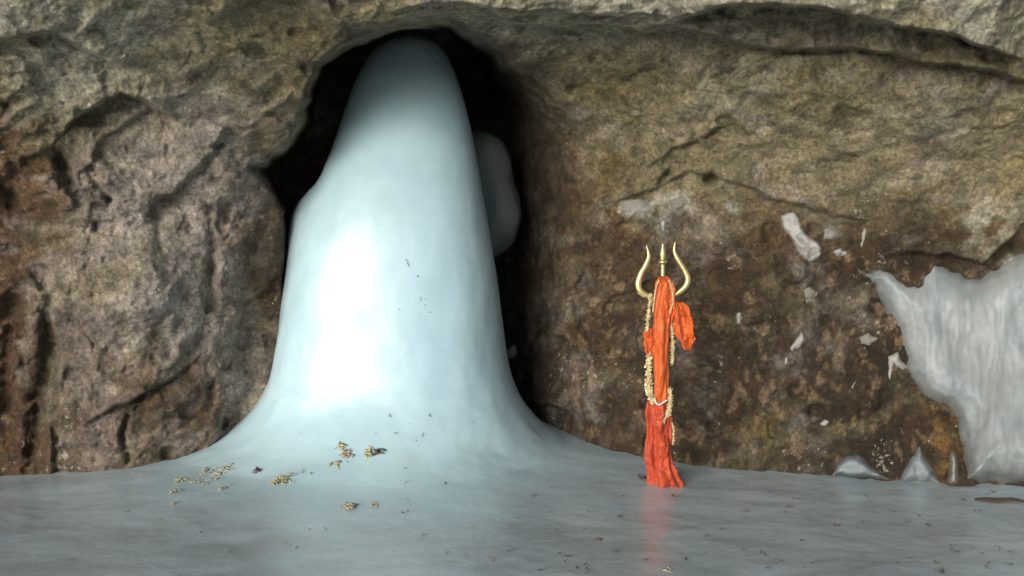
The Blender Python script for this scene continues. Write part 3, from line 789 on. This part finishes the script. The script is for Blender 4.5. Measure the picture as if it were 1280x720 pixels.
TY = 6.02
base = at(829, 607, TY)
tri = empty("trident", (base.x, TY, float(floor_h(np.array([base.x]), np.array([TY]))[0])))
tag(tri, "tall brass trident planted upright in the ice floor and wrapped in orange cloth", "trident")
def P_(px, py, dy=0.0): return at(px, py, TY + dy)
V, Fc = tube([P_(829, y) for y in np.linspace(612, 352, 30)], 0.016, 14)
mesh_obj("shaft", V, Fc, M_STEEL, tri)
def prong(pts, rad):
    pa = spline(pts, 60); rr = np.interp(np.linspace(0, 1, len(pa)), [0, 0.15, 0.5, 0.8, 1], rad)
    return tube([P_(p[0], p[1]) for p in pa], rr, 10, flat=0.7)
V, Fc = prong([(829, 374), (820, 373), (810, 370), (801, 364), (798, 355), (801, 343), (807, 332), (811, 320), (808, 306)], [0.016, 0.018, 0.021, 0.017, 0.003])
mesh_obj("prong", V, Fc, M_BRASS, tri)
V, Fc = prong([(829, 374), (838, 372), (848, 366), (857, 358), (860, 349), (856, 338), (848, 325), (843, 314), (844, 302)], [0.016, 0.017, 0.019, 0.015, 0.003])
mesh_obj("prong", V, Fc, M_BRASS, tri)
pa = np.linspace(372, 303, 30)
rr = np.interp(pa, [303, 310, 318, 325, 330, 345, 372], [0.003, 0.012, 0.020, 0.015, 0.013, 0.013, 0.014])
V, Fc = tube([P_(828.5, y) for y in pa], rr, 12)
mesh_obj("prong", V, Fc, M_BRASS, tri)
pa = [(828.5, y) for y in (331, 329, 327.5, 326, 324)]
V, Fc = tube([P_(*q) for q in pa], [0.012, 0.022, 0.032, 0.022, 0.012], 14)
mesh_obj("collar", V, Fc, M_BRASS, tri)
V, Fc = tube([P_(809, 371), P_(804, 370), P_(797, 366)], [0.012, 0.010, 0.004], 8)
mesh_obj("crossguard", V, Fc, M_BRASS, tri)

def drape(name, rows_, depth, mat, label, cat, folds=5, amp=0.012, seed=0, dy=0.0, n=120, m_=110, hem=0.0, group=None, twist=0.0):
    """a cloth wrapped right round: closed cross-sections following left/right edges, with running folds"""
    rr = np.array(rows_, float)
    ys = np.linspace(rr[0, 0], rr[-1, 0], m_)
    l = pchip_like(ys, rr[:, 0], rr[:, 1]); r = pchip_like(ys, rr[:, 0], rr[:, 2])
    dp = pchip_like(ys, rr[:, 0], rr[:, 3]) if rr.shape[1] > 3 else np.full(m_, depth)
    t = np.linspace(0, 2 * math.pi, n, endpoint=False)
    Tt, Yy = np.meshgrid(t, ys)
    kk = TY / F
    c = ((l + r) / 2)[:, None]; hw = ((r - l) / 2 * kk)[:, None]
    s = (Yy - ys[0]) / (ys[-1] - ys[0])
    fo = np.sin(Tt * folds + 2.2 * fbm(s * 2.5 + seed, Tt * 0 + 0.3, s, 3, 801) * 2 + twist * s * 6) + 0.6 * np.sin(Tt * (folds * 2 + 1) + 3 * s + seed)
    wr = fbm(np.cos(Tt) * 1.5 + seed, np.sin(Tt) * 1.5, s * 7, 4, 811)
    k = amp * (fo * 0.6 + 1.6 * wr)
    sg = lambda v, e: np.sign(v) * np.abs(v) ** e
    x = (c - 640) * kk + (hw + k * 0.5) * sg(np.cos(Tt), 0.8)
    y = TY + dy + (dp[:, None] + k) * sg(np.sin(Tt), 0.8)
    z = np.array([at(640, q, TY).z for q in ys])[:, None] + 0 * Tt + hem * np.sin(Tt * 3 + seed) * s ** 4
    V = np.stack([x, y, z], -1).reshape(-1, 3)
    Fc = [tuple(q) for q in grid_faces(m_, n, True, True)]
    # close top and bottom with inward-turned hems
    for row in (0, m_ - 1):
        ctr = V[row * n:(row + 1) * n].mean(0); V = np.vstack([V, ctr[None]])
        ci = len(V) - 1
        for j in range(n):
            a_, b_ = row * n + j, row * n + (j + 1) % n
            Fc.append((ci, a_, b_) if row == 0 else (ci, b_, a_))
    o = mesh_obj(name, V, Fc, mat, origin=tuple(P_(829, rr[-1, 0], dy)))
    return tag(o, label, cat, group)
drape("lower_cloth", [(498, 813, 838, .030), (512, 811, 840, .038), (530, 810, 841, .045), (555, 810.5, 841, .05), (575, 812, 842, .055), (592, 812.5, 848, .065), (604, 813, 854, .075), (611, 814, 856, .08)],
      0.05, M_RED, "red-orange cloth wrapped round the trident's foot, its hem flaring on the ice", "cloth", 4, 0.024, 2.0, hem=0.012)
drape("sash", [(352, 822, 838, .024), (364, 819, 842, .03), (376, 817, 842, .032), (388, 816, 838, .032), (430, 816.5, 836, .030), (470, 818, 836, .028), (495, 819, 834.5, .026), (504, 821, 833, .022)],
      0.03, M_SAFFRON, "bright orange sash hanging flat down the front of the trident", "cloth", 3, 0.011, 5.0, dy=-0.03)
drape("head_knot", [(345, 826, 832, .010), (349, 822, 837, .022), (356, 819, 841, .03), (366, 819, 843, .032), (378, 821, 843, .03), (392, 826, 841, .02), (402, 832, 838, .008)],
      0.03, M_SAFFRON, "crumpled orange cloth tied just below the trident's three prongs", "cloth", 6, 0.016, 8.0, dy=-0.022)
drape("scarf", [(377, 843, 852, .012), (382, 841, 859, .03), (392, 841, 864, .045), (406, 843, 866.5, .05), (420, 848, 867, .045), (430, 853, 866, .03), (437, 858, 864, .01)],
      0.05, M_SAFFRON, "bunched orange scarf sticking out at the right side of the trident", "cloth", 5, 0.022, 11.0, dy=-0.02)
drape("side_fold", [(410, 811, 816, .012), (416, 806.5, 820, .03), (428, 806, 820, .034), (438, 807, 820, .03), (446, 812, 819, .012)],
      0.03, M_SAFFRON, "small puffed fold of orange cloth bulging at the trident's left side", "cloth", 4, 0.014, 14.0, dy=-0.01)

def garland(name, pts, r, mat, label, seed, dy=-0.03, dens=1.0):
    rnd = random.Random(seed)
    pa = [P_(q[0], q[1], dy) for q in spline(pts, 60)]
    V, Fc = tube(pa, r * 0.45, 6)
    L = sum((pa[i + 1] - pa[i]).length for i in range(len(pa) - 1))
    for _ in range(int(L / 0.0011 * dens)):
        p = pa[rnd.randrange(len(pa))] + Vector((rnd.uniform(-.004, .004), 0, rnd.uniform(-.006, .006)))
        d = Vector((rnd.gauss(0, 1), rnd.gauss(0, 1), rnd.gauss(0, 0.7))).normalized()
        e = d.orthogonal().normalized(); f = d.cross(e)
        w = r * rnd.uniform(0.18, 0.4); l = r * rnd.uniform(0.7, 1.15)
        b0 = len(V)
        V += [p + d * (l * .25), p + d * (l * .7) + e * w, p + d * l, p + d * (l * .7) - e * w, p + d * (l * .65) + f * (w * .5), p + d * (l * .65) - f * (w * .5)]
        Fc += [(b0, b0 + 1, b0 + 4), (b0 + 1, b0 + 2, b0 + 4), (b0 + 2, b0 + 3, b0 + 4), (b0 + 3, b0, b0 + 4), (b0 + 1, b0, b0 + 5), (b0 + 2, b0 + 1, b0 + 5), (b0 + 3, b0 + 2, b0 + 5), (b0, b0 + 3, b0 + 5)]
    o = mesh_obj(name, [tuple(v) for v in V], Fc, mat, smooth=False, origin=tuple(pa[-1]))
    return tag(o, label, "garland", "cream garlands hung on the trident")
garland("garland", [(813, 368), (812, 380), (810, 396), (809, 414)], 0.016, M_TINSEL, "thin cream tinsel garland running down from the trident's left prong", 1)
garland("garland", [(811, 442), (811, 460), (811, 480), (812, 492), (818, 504)], 0.027, M_TINSEL, "thick cream tinsel garland hanging at the left of the sash below the puffed fold", 2)
garland("garland", [(838, 396), (840, 416), (840.5, 436), (840, 455)], 0.016, M_TINSEL, "narrow cream garland hanging at the right of the sash under the scarf", 3, -0.01)
garland("garland", [(838, 486), (838, 500), (836, 514), (832, 522), (826, 527)], 0.022, M_TINSEL, "short cream garland curling across the top of the red-orange wrap", 4, -0.05)
garland("garland", [(824, 350), (820, 360), (818, 374), (816, 390)], 0.009, M_TINSEL, "fine gold trim down the left edge of the crumpled knot under the prongs", 6, -0.055, 0.5)
garland("garland", [(836, 350), (840, 362), (841, 376), (838, 392)], 0.009, M_TINSEL, "fine gold trim down the right edge of the crumpled knot under the prongs", 7, -0.055, 0.5)
garland("garland", [(840, 528), (842, 540), (841, 556)], 0.010, M_TINSEL, "loose thin garland tail trailing down the right of the red-orange wrap", 5, -0.03, 0.6)
V, Fc = tube([P_(q[0], q[1], -0.07) for q in spline([(818, 497), (820, 503), (824, 506), (829, 503), (834, 500)], 24)], 0.0055, 6)
tag(mesh_obj("thread", V, Fc, M_THREAD, origin=tuple(P_(824, 506, -.07))), "knotted white thread tied round the bottom of the orange sash", "thread")
V, Fc = tube([P_(q[0], q[1], -0.01) for q in spline([(812, 402), (802, 403), (796, 412), (795, 424), (798, 436), (804, 444), (811, 442)], 40)], [0.006] * 4 + [0.009] * 33 + [0.006] * 6 if False else 0.0075, 8)
tag(mesh_obj("cord_loop", V, Fc, M_CORD, origin=tuple(P_(798, 444))), "thin black cord loop hanging at the left side of the trident", "cord")

# ------------------------------------------------------------------ offerings and debris on the ice
M_STRAW = plain_mat("dried_petals", (0.50, 0.44, 0.24), (0.38, 0.31, 0.16), 0.8, 60)
M_STRAW2 = plain_mat("faded_petals", (0.48, 0.41, 0.28), (0.38, 0.29, 0.18), 0.8, 60)
M_DEBRIS = plain_mat("dark_leaf", (0.06, 0.05, 0.045), (0.12, 0.08, 0.06), 0.8, 60)
M_REDBIT = plain_mat("red_petal", (0.26, 0.10, 0.08), (0.2, 0.07, 0.05), 0.8, 60)
def leaf_bits(rnd, n, spread, size, flat=0.5):
    V, Fc = [], []
    for _ in range(n):
        c = Vector((rnd.gauss(0, spread), rnd.gauss(0, spread), abs(rnd.gauss(0, size * 0.5)) + size * 0.12))
        d = Vector((rnd.gauss(0, 1), rnd.gauss(0, 1), rnd.gauss(0, flat))).normalized()
        e = d.cross(Vector((rnd.gauss(0, .4), rnd.gauss(0, .4), 1))).normalized(); f = d.cross(e)
        l = size * rnd.uniform(0.5, 1.2); w = l * rnd.uniform(0.2, 0.42); t = size * 0.06; cu = rnd.uniform(-.3, .3) * l
        b0 = len(V)
        V += [c - d * l, c - d * (l * .2) + e * w + f * (cu * .4), c + d * (l * .4) + e * (w * .8) + f * (cu * .4), c + d * l, c + d * (l * .4) - e * (w * .8) + f * (cu * .4), c - d * (l * .2) - e * w + f * (cu * .4)]
        V += [c + f * (t + cu), c - f * t + f * (cu * 0.8)]
        for k in range(6):
            Fc.append((b0 + k, b0 + (k + 1) % 6, b0 + 6)); Fc.append((b0 + (k + 1) % 6, b0 + k, b0 + 7))
    return V, Fc
def clump(px, py, n, spread, size, mat, label, seed, name="petal_clump", cat="petal clump", group="dried petal clumps on the ice"):
    p, nn_ = hit_floor(px, py)
    V, Fc = leaf_bits(random.Random(seed), int(n * 1.6), spread * 1.3, size * 1.25, 0.18)
    o = mesh_obj(name, [tuple(v) for v in V], Fc, mat)
    o.scale = (1, 1, 0.6); o.location = p; o.rotation_euler = nn_.to_track_quat('Z', 'Y').to_euler()
    return tag(o, label, cat, group)
clump(228, 602, 7, 0.018, 0.018, M_STRAW, "dull olive petal clump leftmost in the row beside the left rock's foot", 1)
clump(243, 602, 8, 0.018, 0.018, M_STRAW, "olive petal clump in the middle of the row beside the left rock's foot", 2)
clump(260, 590, 10, 0.020, 0.020, M_STRAW2, "pale yellow petal clump at the upper edge of the row by the left rock", 3)
clump(277, 588, 12, 0.028, 0.020, M_STRAW, "widest straw petal clump, closest to the left rock's foot", 4)
clump(272, 598, 6, 0.018, 0.016, M_STRAW, "thin greenish petal scatter just in front of the widest clump", 5)
clump(279, 611, 7, 0.014, 0.018, M_STRAW2, "single orange-tan petal clump lying in front of the row by the left rock", 6)
clump(255, 605, 6, 0.014, 0.016, M_STRAW2, "tan petal crumbs between the olive clumps and the orange-tan one", 7)
clump(216, 617, 7, 0.014, 0.018, M_STRAW2, "faint rosy-tan petal clump nearest the left side of the floor", 8)
clump(216, 631, 5, 0.014, 0.014, M_STRAW, "small brown petal crumbs just in front of the rosy-tan clump", 9)
clump(354, 600, 14, 0.020, 0.024, M_STRAW, "dense yellow-brown flower clump alone left of the middle of the skirt", 10)
clump(345, 604, 13, 0.014, 0.018, M_STRAW, "brown clump touching the dense yellow-brown flower clump", 11)
clump(436, 570, 11, 0.018, 0.022, M_STRAW2, "cream spiky flower clump in the upper group on the stalagmite's skirt", 12)
clump(428, 560, 8, 0.014, 0.020, M_STRAW, "dark olive sprig above the cream spiky clump", 13)
clump(419, 581, 8, 0.012, 0.018, M_STRAW, "small brown clump left of and below the cream spiky clump", 14)
clump(460, 568, 10, 0.014, 0.022, M_STRAW, "tan clump of the right-hand pair on the stalagmite's skirt", 15)
clump(471, 566, 9, 0.012, 0.022, M_DEBRIS, "dark sprig of the right-hand pair on the stalagmite's skirt", 16)
clump(438, 634, 14, 0.016, 0.024, M_STRAW2, "star-shaped dried flower lying nearest the viewer in front of the stalagmite", 17)
clump(467, 631, 8, 0.014, 0.018, M_STRAW, "small faded sprig right of the star-shaped dried flower", 18)
clump(323, 588, 7, 0.012, 0.020, M_DEBRIS, "dark curled leaf on the skirt between the two yellow petal groups", 19)
clump(801, 598, 9, 0.016, 0.020, M_DEBRIS, "dark crumpled leaf at the left foot of the red-orange wrap", 20)
clump(1045, 657, 6, 0.008, 0.011, M_REDBIT, "small faded red petal on the open grey ice right of the trident", 21)
clump(834, 713, 9, 0.009, 0.013, M_STRAW2, "pale crumb at the bottom edge below the trident's reflection", 22)
clump(748, 675, 7, 0.008, 0.012, M_REDBIT, "brown-red curled petal on the floor left of the trident's reflection", 23)

DEB = []
for i in range(6):
    V, Fc = leaf_bits(random.Random(900 + i), 2 + i % 3, 0.012, 0.015, 0.25)
    me = bpy.data.meshes.new("leaf_fleck"); me.from_pydata([tuple(v) for v in V], [], Fc); me.materials.append(M_DEBRIS); me.update()
    DEB.append(me)
def fleck(px, py, s, label, group, ice=False, rnd=random.Random(5)):
    p, n_ = (hit_ice if ice else hit_floor)(px, py)
    if p is None: return
    o = bpy.data.objects.new("leaf_fleck", DEB[rnd.randrange(6)]); COL.objects.link(o)
    o.location = p
    q = n_.to_track_quat('Z', 'Y'); o.rotation_mode = 'QUATERNION'
    from mathutils import Quaternion
    o.rotation_quaternion = q @ Quaternion((0, 0, 1), rnd.uniform(0, 6.28)); o.scale = (s, s, s)
    tag(o, label, "leaf fleck", group)
for px, py, s in [(507, 325, .5), (511, 330, .6), (522, 346, .4), (526, 372, .6), (530, 380, .5), (532, 374, .4), (537, 390, .6), (498, 386, .5), (522, 352, .3), (502, 360, .25)]:
    fleck(px, py, s, "tiny dark fleck stuck on the middle of the stalagmite's bright face", "flecks on the stalagmite's middle", True)
for px, py, s in [(530, 62, .6), (537, 68, .8), (541, 74, .7), (534, 76, .7), (546, 80, .7), (539, 60, .5), (550, 74, .6), (528, 72, .5), (545, 66, .5)]:
    fleck(px, py, s, "dark crumb in the cluster near the stalagmite's tip", "crumbs near the stalagmite's tip", True)
for px, py, s in [(487, 520, .6), (513, 530, .5), (537, 520, .5), (592, 528, .5), (528, 544, .5), (522, 552, .6), (495, 542, .5), (470, 542, .4), (376, 541, .3), (530, 543, .4), (508, 586, .5), (590, 470, .3)]:
    fleck(px, py, s, "dark fleck on the lower flare of the stalagmite", "flecks on the stalagmite's flare")
spots = [(380, 590), (390, 590), (362, 682), (372, 684), (357, 680), (385, 661), (408, 662), (508, 605), (512, 625), (510, 640), (555, 606), (530, 670), (690, 610), (735, 640), (695, 692), (742, 585), (752, 606),
         (790, 668), (752, 570), (882, 693), (901, 676), (886, 670), (1000, 690), (1005, 710), (1060, 705), (1100, 675), (1190, 683), (1196, 690), (1187, 686), (1252, 688), (1248, 684), (1237, 704), (1262, 706), (1234, 710),
         (1200, 664), (1160, 658), (1080, 652), (1010, 650), (930, 640), (895, 606), (935, 603), (980, 640), (870, 626), (1115, 640), (1140, 698), (1225, 640), (720, 712), (735, 711), (640, 690), (615, 700), (560, 690), (770, 690),
         (290, 690), (250, 667), (160, 640), (90, 700), (1020, 705), (1170, 704), (960, 712), (858, 700)]
rn = random.Random(77)
for i in range(46):
    x = rn.uniform(660, 1275); spots.append((x, rn.uniform(612, 719)))
for px, py in spots:
    fleck(px, py, rn.uniform(0.45, 1.15), "dark scrap of leaf scattered on the grey ice floor", "leaf scraps scattered on the ice floor")
# long dark shard at the right edge
p, _ = hit_floor(1250, 626)
u = np.linspace(0, math.pi, 10); v = np.linspace(0, 2 * math.pi, 40, endpoint=False)
U, W_ = np.meshgrid(u, v, indexing='ij')
x, y, z = np.sin(U) * np.cos(W_), np.sin(U) * np.sin(W_), np.cos(U)
k = 1 + 0.4 * fbm(x * 2, y * 2, z * 2, 3, 733)
sh = mesh_obj("flat_stone", np.stack([p.x + .16 * x * k, p.y + .06 * y * k, p.z + .012 * z * k], -1).reshape(-1, 3), grid_faces(10, 40, True, True), M_DEBRIS, origin=tuple(p))
tag(sh, "long flat black stone on the ice at the right edge, below the frozen sheet", "stone")
